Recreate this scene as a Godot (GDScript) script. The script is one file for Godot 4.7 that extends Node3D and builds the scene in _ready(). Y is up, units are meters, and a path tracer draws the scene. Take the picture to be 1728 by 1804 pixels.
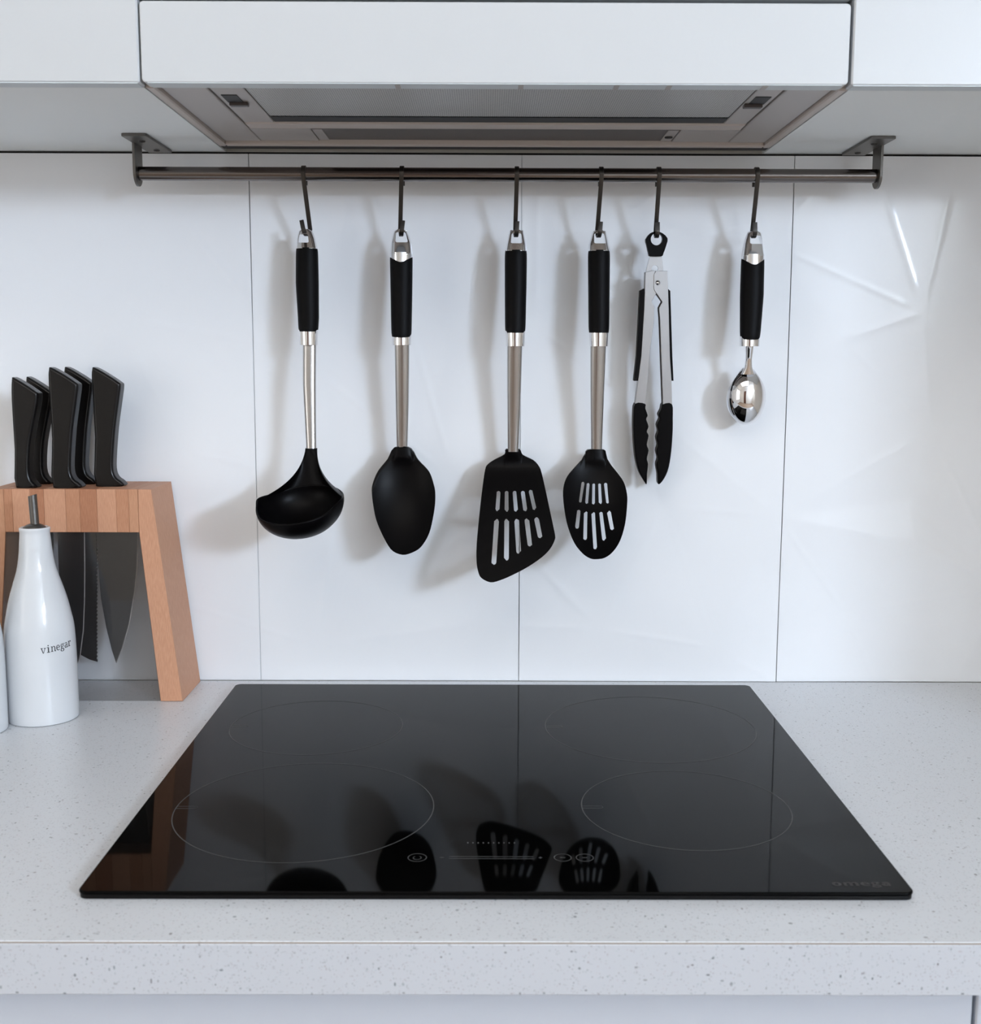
extends Node3D

const CT := 0.9          # height of the worktop above the floor
const MM := 0.001
var M := {}
var rng := RandomNumberGenerator.new()

# ---------------------------------------------------------------- mesh building
class MB:
	var v := PackedVector3Array()
	var n := PackedVector3Array()
	var u := PackedVector2Array()
	var ix := PackedInt32Array()

	func pt(p: Vector3, nn: Vector3, uv := Vector2.ZERO) -> int:
		v.append(p); n.append(nn); u.append(uv)
		return v.size() - 1

	func tri(a: int, b: int, c: int) -> void:
		var g := (v[b] - v[a]).cross(v[c] - v[a])
		if g.length_squared() < 1e-22:
			return
		if g.dot(n[a] + n[b] + n[c]) > 0.0:
			ix.append_array([a, c, b])
		else:
			ix.append_array([a, b, c])

	func quad(a: int, b: int, c: int, d: int) -> void:
		tri(a, b, c); tri(a, c, d)

	func flat(ps: Array, out: Vector3) -> void:          # convex polygon, facing out
		var g: Vector3 = (ps[1] - ps[0]).cross(ps[2] - ps[0]).normalized()
		if g.dot(out) < 0.0:
			g = -g
		var k := []
		for p in ps:
			k.append(pt(p, g))
		for i in range(1, k.size() - 1):
			tri(k[0], k[i], k[i + 1])

	# chamfered box from lo to hi
	func box(lo: Vector3, hi: Vector3, b := 0.0) -> void:
		b = minf(b, 0.49 * minf(hi.x - lo.x, minf(hi.y - lo.y, hi.z - lo.z)))
		var c := (lo + hi) / 2.0
		var h := (hi - lo) / 2.0
		for ax in 3:
			for s in [-1.0, 1.0]:
				var q := []
				for k in [[-1, -1], [1, -1], [1, 1], [-1, 1]]:
					var p := Vector3()
					p[ax] = s * h[ax]
					p[(ax + 1) % 3] = k[0] * (h[(ax + 1) % 3] - b)
					p[(ax + 2) % 3] = k[1] * (h[(ax + 2) % 3] - b)
					q.append(c + p)
				var o := Vector3(); o[ax] = s
				flat(q, o)
		if b <= 0.0:
			return
		for ax in 3:
			for s in [-1.0, 1.0]:
				for t in [-1.0, 1.0]:
					var a1 := (ax + 1) % 3
					var a2 := (ax + 2) % 3
					var q := []
					for e in [[-1, 0], [1, 0], [1, 1], [-1, 1]]:
						var p := Vector3()
						p[ax] = e[0] * (h[ax] - b)
						p[a1] = s * (h[a1] - (b if e[1] == 1 else 0.0))
						p[a2] = t * (h[a2] - (0.0 if e[1] == 1 else b))
						q.append(c + p)
					var o := Vector3(); o[a1] = s; o[a2] = t
					flat(q, o)
		for sx in [-1.0, 1.0]:
			for sy in [-1.0, 1.0]:
				for sz in [-1.0, 1.0]:
					var s := Vector3(sx, sy, sz)
					flat([c + s * (h - Vector3(0, b, b)), c + s * (h - Vector3(b, 0, b)), c + s * (h - Vector3(b, b, 0))], s)

	# skin over closed rings of equal point count; smooth normals
	func skin(rings: Array, cap0 := true, cap1 := true, closed := true) -> void:
		var m: int = rings[0].size()
		var base := v.size()
		var nn := PackedVector3Array()
		nn.resize(m * rings.size())
		var mids := []
		for r in rings:
			var s := Vector3()
			for p in r: s += p
			mids.append(s / m)
		var last := m if closed else m - 1
		var sign_ := 0.0
		for i in rings.size() - 1:
			for j in last:
				var a: Vector3 = rings[i][j]
				var b: Vector3 = rings[i][(j + 1) % m]
				var c: Vector3 = rings[i + 1][(j + 1) % m]
				var d: Vector3 = rings[i + 1][j]
				var g := (c - a).cross(d - b)
				sign_ += g.dot((a + b + c + d) / 4.0 - (mids[i] + mids[i + 1]) / 2.0)
				if a.distance_to(d) + b.distance_to(c) < 1e-7:
					continue
				nn[i * m + j] += g
				nn[i * m + (j + 1) % m] += g
				nn[(i + 1) * m + j] += g
				nn[(i + 1) * m + (j + 1) % m] += g
		var sg := 1.0 if sign_ >= 0.0 else -1.0
		for i in rings.size():
			for j in m:
				pt(rings[i][j], (nn[i * m + j] * sg).normalized())
		for i in rings.size() - 1:
			for j in last:
				var k := (j + 1) % m
				quad(base + i * m + j, base + i * m + k, base + (i + 1) * m + k, base + (i + 1) * m + j)
		for e in [[cap0, 0, 1], [cap1, rings.size() - 1, rings.size() - 2]]:
			if not e[0]:
				continue
			var r = rings[e[1]]
			var out: Vector3 = (mids[e[1]] - mids[e[2]])
			var g := Vector3()
			for j in m: g += (r[j] - mids[e[1]]).cross(r[(j + 1) % m] - mids[e[1]])
			g = g.normalized()
			if g.dot(out) < 0.0: g = -g
			var c0 := pt(mids[e[1]], g)
			var f := v.size()
			for j in m: pt(r[j], g)
			for j in m: tri(c0, f + j, f + (j + 1) % m)

	func lathe(prof: Array, c: Vector3, seg := 48, cap0 := true, cap1 := true) -> void:
		var rings := []
		for p in prof:
			rings.append(MB.ring(c + Vector3(0, p.y, 0), p.x, p.x, seg))
		skin(rings, cap0, cap1)

	static func ring(c: Vector3, rx: float, rz: float, seg := 32, pw := 2.0) -> PackedVector3Array:
		var r := PackedVector3Array()
		for j in seg:
			var a := TAU * j / seg
			var x := cos(a)
			var z := sin(a)
			if pw != 2.0:
				x = signf(x) * pow(absf(x), 2.0 / pw)
				z = signf(z) * pow(absf(z), 2.0 / pw)
			r.append(c + Vector3(x * rx, 0, z * rz))
		return r

	func tube(path: Array, r: float, seg := 16, cap := true) -> void:
		var rings := []
		for i in path.size():
			var d: Vector3 = (path[mini(i + 1, path.size() - 1)] - path[maxi(i - 1, 0)]).normalized()
			var x := d.cross(Vector3.UP if absf(d.y) < 0.9 else Vector3.RIGHT).normalized()
			var y := d.cross(x)
			var q := PackedVector3Array()
			for j in seg:
				var a := TAU * j / seg
				q.append(path[i] + (x * cos(a) + y * sin(a)) * r)
			rings.append(q)
		skin(rings, cap, cap)

	# flat outline (counter-clockwise or not) given thickness between z0 and z1 with rounded edges
	func slab(o: PackedVector2Array, z0: float, z1: float, b: float, steps := 3) -> void:
		if Geometry2D.is_polygon_clockwise(o):
			o = o.duplicate(); o.reverse()
		var m := o.size()
		var sn := []                                    # outward normal of each side
		for i in m:
			var d := (o[(i + 1) % m] - o[i]).normalized()
			sn.append(Vector2(d.y, -d.x))
		var mit := []
		for i in m:
			var p: Vector2 = sn[(i + m - 1) % m]
			var q: Vector2 = sn[i]
			var s := (p + q).normalized()
			mit.append(s / maxf(0.5, s.dot(q)))
		b = minf(b, (z1 - z0) * 0.5)
		var inset := PackedVector2Array()
		var t := PackedInt32Array()
		for tries in 8:                                 # the rounding must leave a sound outline
			inset.clear()
			for i in m: inset.append(o[i] - mit[i] * b)
			t = Geometry2D.triangulate_polygon(inset)
			if t.size() == 3 * (m - 2): break
			b *= 0.75
		var prof := []                                  # inset, z, cos, sin
		for k in steps + 1:
			var a := PI / 2 * k / steps
			prof.append([b * (1 - sin(a)), z0 + b * (1 - cos(a)), sin(a), -cos(a)])
		for k in steps + 1:
			var a := PI / 2 * (1 - float(k) / steps)
			prof.append([b * (1 - sin(a)), z1 - b * (1 - cos(a)), sin(a), cos(a)])
		for i in m:
			var j := (i + 1) % m
			var ni: Vector2 = sn[i]
			var nj: Vector2 = sn[i]
			if sn[(i + m - 1) % m].dot(sn[i]) > 0.75: ni = (sn[(i + m - 1) % m] + sn[i]).normalized()
			if sn[j].dot(sn[i]) > 0.75: nj = (sn[j] + sn[i]).normalized()
			var f := v.size()
			for p in prof:
				var a: Vector2 = o[i] - mit[i] * p[0]
				var c: Vector2 = o[j] - mit[j] * p[0]
				pt(Vector3(a.x, a.y, p[1]), Vector3(ni.x * p[2], ni.y * p[2], p[3]).normalized())
				pt(Vector3(c.x, c.y, p[1]), Vector3(nj.x * p[2], nj.y * p[2], p[3]).normalized())
			for k in prof.size() - 1:
				quad(f + 2 * k, f + 2 * k + 1, f + 2 * k + 3, f + 2 * k + 2)
		for e in [[z0, -1.0], [z1, 1.0]]:
			var f := v.size()
			for p in inset: pt(Vector3(p.x, p.y, e[0]), Vector3(0, 0, e[1]))
			for k in range(0, t.size(), 3): tri(f + t[k], f + t[k + 1], f + t[k + 2])

	static func slope(f: Callable, x: float, y: float, s: float) -> Vector3:
		var e := 0.0004
		return Vector3(-(f.call(x + e, y) - f.call(x - e, y)) / (2 * e), -(f.call(x, y + e) - f.call(x, y - e)) / (2 * e), 1.0).normalized() * s

	# a curved sheet between ft and fb over flat pieces, walls along the given loops
	func sheet(pieces: Array, loops: Array, ft: Callable, fb: Callable, levels := 3) -> void:
		for pc in pieces:
			var t := Geometry2D.triangulate_polygon(pc)
			var tris := []
			for k in range(0, t.size(), 3): tris.append([pc[t[k]], pc[t[k + 1]], pc[t[k + 2]]])
			for l in levels:
				var nx := []
				for q in tris:
					var a: Vector2 = (q[0] + q[1]) / 2
					var b: Vector2 = (q[1] + q[2]) / 2
					var c: Vector2 = (q[2] + q[0]) / 2
					nx.append_array([[q[0], a, c], [a, q[1], b], [c, b, q[2]], [a, b, c]])
				tris = nx
			for q in tris:
				for e in [[ft, 1.0], [fb, -1.0]]:
					var k := []
					for p in q: k.append(pt(Vector3(p.x, p.y, e[0].call(p.x, p.y)), slope(e[0], p.x, p.y, e[1])))
					tri(k[0], k[1], k[2])
		for lp in loops: wall(lp, ft, fb)

	func wall(lp: PackedVector2Array, ft: Callable, fb: Callable, inner := false) -> void:
		var cw := Geometry2D.is_polygon_clockwise(lp)
		var m := lp.size()
		for i in m:
			for h in 2:
				var a: Vector2 = lp[i].lerp(lp[(i + 1) % m], h * 0.5)
				var b: Vector2 = lp[i].lerp(lp[(i + 1) % m], h * 0.5 + 0.5)
				var d := (b - a).normalized()
				var g := Vector3(d.y, -d.x, 0) * (-1.0 if cw else 1.0) * (-1.0 if inner else 1.0)
				var k := [pt(Vector3(a.x, a.y, ft.call(a.x, a.y)), g), pt(Vector3(b.x, b.y, ft.call(b.x, b.y)), g), pt(Vector3(b.x, b.y, fb.call(b.x, b.y)), g), pt(Vector3(a.x, a.y, fb.call(a.x, a.y)), g)]
				quad(k[0], k[1], k[2], k[3])

	# the same, over a star-shaped outline, laid out in rings round c (or round the hole in it)
	func dome(o: PackedVector2Array, c: Vector2, ft: Callable, fb: Callable, hole := PackedVector2Array(), seg := 72, steps := 14) -> void:
		var outer := PackedVector2Array()
		var inner := PackedVector2Array()
		for j in seg:
			var d := Vector2.from_angle(TAU * j / seg)
			outer.append(MB.hit(o, c, d))
			inner.append(MB.hit(hole, c, d) if hole.size() else c + d * 1e-5)
		for e in [[ft, 1.0], [fb, -1.0]]:
			var f := v.size()
			for k in steps + 1:
				var s := 1.0 - pow(1.0 - float(k) / steps, 1.6)
				for j in seg:
					var p := inner[j].lerp(outer[j], s * 0.9995)
					pt(Vector3(p.x, p.y, e[0].call(p.x, p.y)), slope(e[0], p.x, p.y, e[1]))
			for k in steps:
				for j in seg:
					var i := (j + 1) % seg
					quad(f + k * seg + j, f + k * seg + i, f + (k + 1) * seg + i, f + (k + 1) * seg + j)
		wall(outer, ft, fb)
		if hole.size(): wall(inner, ft, fb, true)

	static func hit(o: PackedVector2Array, c: Vector2, d: Vector2) -> Vector2:
		var best := c
		for i in o.size():
			var q = Geometry2D.segment_intersects_segment(c, c + d * 2.0, o[i], o[(i + 1) % o.size()])
			if q != null and (q - c).length() > (best - c).length(): best = q
		return best

	func done() -> ArrayMesh:
		var a := []
		a.resize(Mesh.ARRAY_MAX)
		a[Mesh.ARRAY_VERTEX] = v; a[Mesh.ARRAY_NORMAL] = n; a[Mesh.ARRAY_TEX_UV] = u; a[Mesh.ARRAY_INDEX] = ix
		var m := ArrayMesh.new()
		m.add_surface_from_arrays(Mesh.PRIMITIVE_TRIANGLES, a)
		return m

func P(a: Array) -> PackedVector2Array:                  # millimetres to a flat outline
	var r := PackedVector2Array()
	for i in range(0, a.size(), 2): r.append(Vector2(a[i], a[i + 1]) * MM)
	return r

func smooth(o: PackedVector2Array, sub := 4, closed := true) -> PackedVector2Array:
	var r := PackedVector2Array()
	var m := o.size()
	for i in (m if closed else m - 1):
		for k in sub:
			var a := o[(i + m - 1) % m] if closed or i > 0 else o[0]
			var d := o[(i + 2) % m] if closed or i < m - 2 else o[m - 1]
			r.append(o[i].cubic_interpolate(o[(i + 1) % m], a, d, float(k) / sub))
	if not closed: r.append(o[m - 1])
	return r

func rows(a: Array, y: float) -> Vector2:                # (centre, half width) at height y from triples y, centre, half width (mm)
	y /= MM
	var m := a.size() / 3
	if y >= a[0]: return Vector2(a[1], a[2]) * MM
	for i in range(1, m):
		if y >= a[i * 3]:
			var t: float = (y - a[i * 3 - 3]) / (a[i * 3] - a[i * 3 - 3])
			return Vector2(lerpf(a[i * 3 - 2], a[i * 3 + 1], t), lerpf(a[i * 3 - 1], a[i * 3 + 2], t)) * MM
	return Vector2(a[m * 3 - 2], a[m * 3 - 1]) * MM

func capsule(a: Vector2, b: Vector2, r: float, k := 6) -> PackedVector2Array:
	var o := PackedVector2Array()
	var t := (b - a).angle()
	for i in k + 1: o.append(b + Vector2.from_angle(t - PI / 2 + PI * i / k) * r)
	for i in k + 1: o.append(a + Vector2.from_angle(t + PI / 2 + PI * i / k) * r)
	return o

func rrect(x0: float, y0: float, x1: float, y1: float, r: float, k := 6) -> PackedVector2Array:
	var o := PackedVector2Array()
	for q in [[x1 - r, y1 - r, 0.0], [x0 + r, y1 - r, 1.0], [x0 + r, y0 + r, 2.0], [x1 - r, y0 + r, 3.0]]:
		for i in k + 1: o.append(Vector2(q[0], q[1]) + Vector2.from_angle(PI / 2 * (q[2] + float(i) / k)) * r)
	return o

# ---------------------------------------------------------------- nodes
func put(called: String, mesh: Mesh, mat: Material, parent: Node, label := "") -> MeshInstance3D:
	var o := MeshInstance3D.new()
	o.name = called
	o.mesh = mesh
	o.material_override = mat
	parent.add_child(o, true)
	if label: o.set_meta("label", label)
	return o

func obj(called: String, mb: MB, mat: Material, parent: Node, label := "") -> MeshInstance3D:
	return put(called, mb.done(), mat, parent, label)

func thing(called: String, at: Vector3, label: String, category: String, group := "") -> Node3D:
	var o := Node3D.new()
	o.name = called
	add_child(o, true)
	o.position = at
	o.set_meta("label", label)
	o.set_meta("category", category)
	if group: o.set_meta("group", group)
	return o

func struct(called: String, mb: MB, mat: Material, at := Vector3.ZERO) -> MeshInstance3D:
	var o := obj(called, mb, mat, self)
	o.position = at
	o.set_meta("kind", "structure")
	return o

func bx(lo: Vector3, hi: Vector3, b := 0.0) -> MB:
	var m := MB.new()
	m.box(lo, hi, b)
	return m

# ---------------------------------------------------------------- materials
func mat(called: String, c: Color, rough: float, metal := 0.0, spec := 0.5) -> StandardMaterial3D:
	var m := StandardMaterial3D.new()
	m.resource_name = called
	m.albedo_color = c
	m.roughness = rough
	m.metallic = metal
	m.metallic_specular = spec
	M[called] = m
	return m

func tri_map(m: StandardMaterial3D, tex: Texture2D, scale: Vector3) -> void:
	m.albedo_texture = tex
	m.uv1_triplanar = true
	m.uv1_scale = scale
	m.uv1_triplanar_sharpness = 8.0

func noise_tex(freq: float, a: Color, b: Color, size := 256, sd := 1, oct := 4) -> NoiseTexture2D:
	var f := FastNoiseLite.new()
	f.seed = sd
	f.frequency = freq
	f.fractal_octaves = oct
	var g := Gradient.new()
	g.set_color(0, a); g.set_color(1, b)
	var t := NoiseTexture2D.new()
	t.width = size; t.height = size; t.seamless = true; t.noise = f; t.color_ramp = g
	return t

func speckle_tex() -> ImageTexture:
	var s := 1536
	var im := Image.create(s, s, false, Image.FORMAT_RGB8)
	im.fill(Color8(255, 255, 255))
	rng.seed = 77
	for i in 42000:
		var x := rng.randi_range(0, s - 1)
		var y := rng.randi_range(0, s - 1)
		var big := rng.randf()
		var r := 1.0 + (2.4 if big > 0.995 else 1.3 if big > 0.95 else 0.5) * rng.randf()
		var d := rng.randf_range(0.02, 0.14) if big < 0.95 else rng.randf_range(0.10, 0.36)
		var warm := rng.randf_range(-0.02, 0.03)
		var el := rng.randf_range(0.6, 1.5)
		for dy in range(-4, 5):
			for dx in range(-4, 5):
				if Vector2(dx / el, dy * el).length() <= r:
					var px := posmod(x + dx, s)
					var py := posmod(y + dy, s)
					var c := im.get_pixel(px, py)
					im.set_pixel(px, py, Color(c.r * (1 - d + warm), c.g * (1 - d), c.b * (1 - d)))
	return ImageTexture.create_from_image(im)

func mesh_tex() -> ImageTexture:
	var s := 64
	var im := Image.create(s, s, false, Image.FORMAT_RGB8)
	for y in s:
		for x in s:
			var d := 99.0
			for c in [Vector2(16, 16), Vector2(48, 48), Vector2(-16, 48), Vector2(80, 16), Vector2(16, 80), Vector2(48, -16)]:
				d = minf(d, Vector2(x, y).distance_to(c))
			var k := smoothstep(9.0, 14.0, d)
			im.set_pixel(x, y, Color(0.03, 0.03, 0.03).lerp(Color(1, 1, 1), k))
	return ImageTexture.create_from_image(im)

func materials() -> void:
	mat("white_front", Color8(199, 202, 204), 0.32, 0.0, 0.5)
	mat("drawer_shaded", Color8(190, 194, 201), 0.4, 0.0, 0.4)  # darker copy of the white front, dimmer light put into its colour
	mat("carcass", Color8(238, 242, 242), 0.55)
	mat("edge_band", Color8(206, 214, 218), 0.5)
	mat("plaster", Color8(224, 219, 211), 0.9)
	mat("ceiling_paint", Color8(232, 229, 222), 0.95)
	mat("floor_boards", Color8(150, 128, 108), 0.5)
	mat("door_wood", Color8(96, 62, 46), 0.45)
	mat("splash", Color8(238, 240, 243), 0.12, 0.0, 0.45)
	mat("grout", Color8(214, 218, 222), 0.8)
	mat("shade_black", Color8(22, 20, 19), 0.8)  # black for the shade in the gap under the cabinets
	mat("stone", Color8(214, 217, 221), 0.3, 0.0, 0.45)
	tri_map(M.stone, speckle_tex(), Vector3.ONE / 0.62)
	mat("stone_shaded", Color8(190, 193, 198), 0.35, 0.0, 0.4)  # same stone in a darker copy, its dimmer light put into the colour
	tri_map(M.stone_shaded, M.stone.albedo_texture, Vector3.ONE / 0.62)
	mat("joint", Color8(150, 138, 126), 0.8)
	mat("hob_glass", Color8(4, 4, 4), 0.04, 0.0, 0.17)
	mat("hob_edge", Color8(12, 11, 11), 0.25, 0.0, 0.3)
	mat("hob_print", Color8(84, 84, 84), 0.5, 0.0, 0.2)
	mat("hob_logo", Color8(66, 64, 64), 0.5, 0.0, 0.2)
	mat("rail_steel", Color8(116, 110, 107), 0.2, 1.0)
	mat("bracket_steel", Color8(112, 110, 107), 0.36, 1.0)
	mat("hook_steel", Color8(78, 75, 72), 0.42, 1.0)
	mat("chrome", Color8(236, 236, 238), 0.04, 1.0)
	mat("brushed", Color8(182, 180, 179), 0.24, 1.0)
	mat("tong_steel", Color8(172, 172, 174), 0.32, 1.0)
	mat("nylon", Color8(7, 6, 7), 0.36, 0.0, 0.2)
	mat("rubber", Color8(8, 7, 8), 0.5, 0.0, 0.22)
	mat("knife_black", Color8(13, 11, 11), 0.28, 0.0, 0.4)
	mat("blade_black", Color8(14, 13, 14), 0.4, 0.0, 0.5)
	mat("blade_edge", Color8(176, 172, 168), 0.4, 0.2)
	mat("ceramic", Color8(214, 216, 218), 0.1, 0.0, 0.5)
	mat("ink", Color8(40, 40, 42), 0.6)
	mat("hood_metal", Color8(176, 170, 166), 0.45, 0.35)
	mat("hood_rim", Color8(192, 182, 175), 0.5, 0.1)
	mat("hood_dark", Color8(74, 67, 66), 0.4)
	mat("hood_black", Color8(20, 18, 18), 0.6)
	mat("filter", Color8(190, 188, 184), 0.4, 0.6)
	tri_map(M.filter, mesh_tex(), Vector3.ONE / 0.0040)
	var pale := noise_tex(0.07, Color8(208, 162, 133), Color8(186, 137, 108), 512, 5)
	for k in 4:
		var w := mat("wood_%d" % k, [Color8(255, 250, 246), Color8(238, 226, 216), Color8(224, 206, 194), Color8(246, 240, 232)][k], 0.5, 0.0, 0.4)
		tri_map(w, pale, Vector3(24, 2.2, 24))
		w.uv1_offset = Vector3(0.31, 0.17, 0.43) * k
	var g := mat("acrylic", Color(0.16, 0.15, 0.15, 0.14), 0.05)
	g.transparency = BaseMaterial3D.TRANSPARENCY_ALPHA
	var w1 := mat("window_glow", Color8(240, 244, 250), 0.3)
	w1.emission_enabled = true
	w1.emission = Color8(225, 236, 255)
	w1.emission_energy_multiplier = 3.0
	var w2 := mat("fill_glow", Color8(250, 248, 244), 0.3)  # glowing panes of the two added fill openings
	w2.emission_enabled = true
	w2.emission = Color8(255, 248, 240)
	w2.emission_energy_multiplier = 2.0

func area(called: String, at: Vector3, look: Vector3, size: Vector2, energy: float, c: Color) -> void:
	var l := AreaLight3D.new()
	l.name = called
	add_child(l)
	l.position = at
	l.look_at_from_position(at, at + look, Vector3.UP if absf(look.y) < 0.9 else Vector3.FORWARD)
	l.area_size = size
	l.light_energy = energy
	l.light_color = c
	l.area_range = 12.0
	l.area_attenuation = 2.0
	l.shadow_enabled = true

const WIN := Vector3(2.35, 2.0, 3.40)       # middle of the high window in the right wall, behind the camera
const WIN_SIZE := Vector2(0.90, 0.32)       # along z, along y
const WIN3 := Vector3(-0.2, 2.5, 1.9)       # unseen skylight, added as fill from above
const FILL_WIN3_SIZE := Vector2(1.6, 1.2)        # along x, along z
const WIN2 := Vector3(-2.60, 1.45, 2.7)      # unseen broad window, added in the left wall as fill
const FILL_WIN2_SIZE := Vector2(1.7, 1.5)

func _ready() -> void:
	# camera
	var cam := Camera3D.new()
	cam.name = "camera"
	add_child(cam)
	cam.position = Vector3(-0.00741, CT + 0.37824, 1.33606)
	cam.rotation = Vector3(deg_to_rad(-7.54622), deg_to_rad(-0.17714), deg_to_rad(0.17864))
	cam.near = 0.02
	cam.far = 30.0
	var at := CameraAttributesPhysical.new()
	at.frustum_focal_length = 12.0 / tan(deg_to_rad(47.446 / 2.0))
	at.frustum_focus_distance = 1.27
	at.frustum_near = 0.02
	at.frustum_far = 30.0
	at.exposure_aperture = 9.0
	cam.attributes = at
	cam.fov = 47.446
	# sky, exposure
	var we := WorldEnvironment.new()
	we.name = "environment"
	var e := Environment.new()
	e.background_mode = Environment.BG_SKY
	var sky := Sky.new()
	var sm := ProceduralSkyMaterial.new()
	sm.sky_top_color = Color8(150, 180, 220)
	sm.sky_horizon_color = Color8(215, 225, 235)
	sm.ground_bottom_color = Color8(120, 120, 115)
	sm.ground_horizon_color = Color8(200, 205, 208)
	sky.sky_material = sm
	e.sky = sky
	e.tonemap_mode = Environment.TONE_MAPPER_LINEAR
	e.tonemap_exposure = 0.89
	e.sdfgi_enabled = true
	e.ssao_enabled = true
	e.ssil_enabled = true
	we.environment = e
	add_child(we)
	# daylight from the right-hand window, then added fill from the left and above
	area("window_daylight", WIN + Vector3(-0.02, 0, 0), Vector3.LEFT, WIN_SIZE, 13.8, Color8(213, 231, 254))
	area("added_fill_left", WIN2 + Vector3(0.02, 0, 0), Vector3.RIGHT, FILL_WIN2_SIZE, 0.22, Color8(255, 248, 237))
	area("added_fill_top", WIN3 + Vector3(0, -0.02, 0), Vector3.DOWN, FILL_WIN3_SIZE, 0.5, Color8(255, 249, 242))
	materials()
	room()
	kitchen()
	hood()
	rail()
	cooktop()
	utensils()
	knives()
	bottles()

# ---------------------------------------------------------------- the room
const X0 := -2.6
const X1 := 2.35
const RX := 0.80         # right-hand end of the kitchen run
const Z1 := 4.0
const HT := 2.5

func room() -> void:
	struct("floor", bx(Vector3(X0 - 0.1, -0.1, -0.2), Vector3(X1 + 0.1, 0, Z1 + 0.1)), M.floor_boards)
	var ce := MB.new()
	var a := Vector2(WIN3.x, WIN3.z) - FILL_WIN3_SIZE / 2
	var b := Vector2(WIN3.x, WIN3.z) + FILL_WIN3_SIZE / 2
	for q in [[X0 - 0.1, a.x, -0.2, Z1 + 0.1], [b.x, X1 + 0.1, -0.2, Z1 + 0.1], [a.x, b.x, -0.2, a.y], [a.x, b.x, b.y, Z1 + 0.1]]:
		ce.box(Vector3(q[0], HT, q[2]), Vector3(q[1], HT + 0.1, q[3]))
	struct("ceiling", ce, M.ceiling_paint)
	struct("window_3", bx(Vector3(a.x, HT + 0.005, a.y), Vector3(b.x, HT + 0.02, b.y)), M.fill_glow)  # pane of the skylight added for overhead fill
	var back := struct("wall_back", bx(Vector3(X0 - 0.1, 0, -0.2), Vector3(X1 + 0.1, HT, -0.008)), M.plaster)
	var lw := MB.new()
	wall_with_hole(lw, X0 - 0.1, X0, WIN2, FILL_WIN2_SIZE)
	struct("wall_left", lw, M.plaster)
	window("window_2", X0, WIN2, FILL_WIN2_SIZE, -1.0, M.fill_glow)  # added for soft fill from the left
	var front := MB.new()
	front.box(Vector3(X0 - 0.1, 0, Z1), Vector3(-0.75, HT, Z1 + 0.1))
	front.box(Vector3(0.1, 0, Z1), Vector3(X1 + 0.1, HT, Z1 + 0.1))
	front.box(Vector3(-0.75, 2.05, Z1), Vector3(0.1, HT, Z1 + 0.1))
	struct("wall_front", front, M.plaster)
	var d := struct("door_1", bx(Vector3(-0.75, 0, Z1 + 0.02), Vector3(0.1, 2.05, Z1 + 0.06), 0.004), M.door_wood)
	var hm := MB.new()
	hm.tube([Vector3(-0.68, 1.0, Z1 + 0.02), Vector3(-0.68, 1.0, Z1 - 0.04), Vector3(-0.56, 1.0, Z1 - 0.04)], 0.009)
	obj("door_handle", hm, M.brushed, d)
	var r := MB.new()
	wall_with_hole(r, X1, X1 + 0.1, WIN, WIN_SIZE)
	struct("wall_right", r, M.plaster)
	struct("added_shade_wall", bx(Vector3(RX, 0, -0.008), Vector3(RX + 0.2, HT, 0.62)), M.plaster)  # unseen wall added to shade the right end of the splashback
	window("window_1", X1, WIN, WIN_SIZE, 1.0, M.window_glow)
	splashback(back)
	# black strip painted in for the shade between splashback and cabinets
	struct("gap_shade_1", bx(Vector3(-1.2, CT + 0.6018, -0.008), Vector3(RX, CT + 0.6042, -0.003)), M.shade_black)

func wall_with_hole(r: MB, xa: float, xb: float, c: Vector3, sz: Vector2) -> void:
	r.box(Vector3(xa, 0, -0.2), Vector3(xb, HT, c.z - sz.x / 2))
	r.box(Vector3(xa, 0, c.z + sz.x / 2), Vector3(xb, HT, Z1 + 0.1))
	r.box(Vector3(xa, 0, c.z - sz.x / 2), Vector3(xb, c.y - sz.y / 2, c.z + sz.x / 2))
	r.box(Vector3(xa, c.y + sz.y / 2, c.z - sz.x / 2), Vector3(xb, HT, c.z + sz.x / 2))

func window(called: String, x: float, c: Vector3, sz: Vector2, s: float, glow: Material) -> void:
	var zl := c.z - sz.x / 2
	var zr := c.z + sz.x / 2
	var yl := c.y - sz.y / 2
	var yh := c.y + sz.y / 2
	var w := struct(called, bx(Vector3(minf(x + s * 0.005, x + s * 0.02), yl, zl), Vector3(maxf(x + s * 0.005, x + s * 0.02), yh, zr)), glow)
	var f := MB.new()
	for q in [[yl - 0.04, yl, zl - 0.04, zr + 0.04], [yh, yh + 0.04, zl - 0.04, zr + 0.04], [yl, yh, zl - 0.04, zl], [yl, yh, zr, zr + 0.04]]:
		f.box(Vector3(minf(x, x - s * 0.012), q[0], q[2]), Vector3(maxf(x, x - s * 0.012), q[1], q[3]), 0.002)
	obj("window_frame", f, M.white_front, w)

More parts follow.
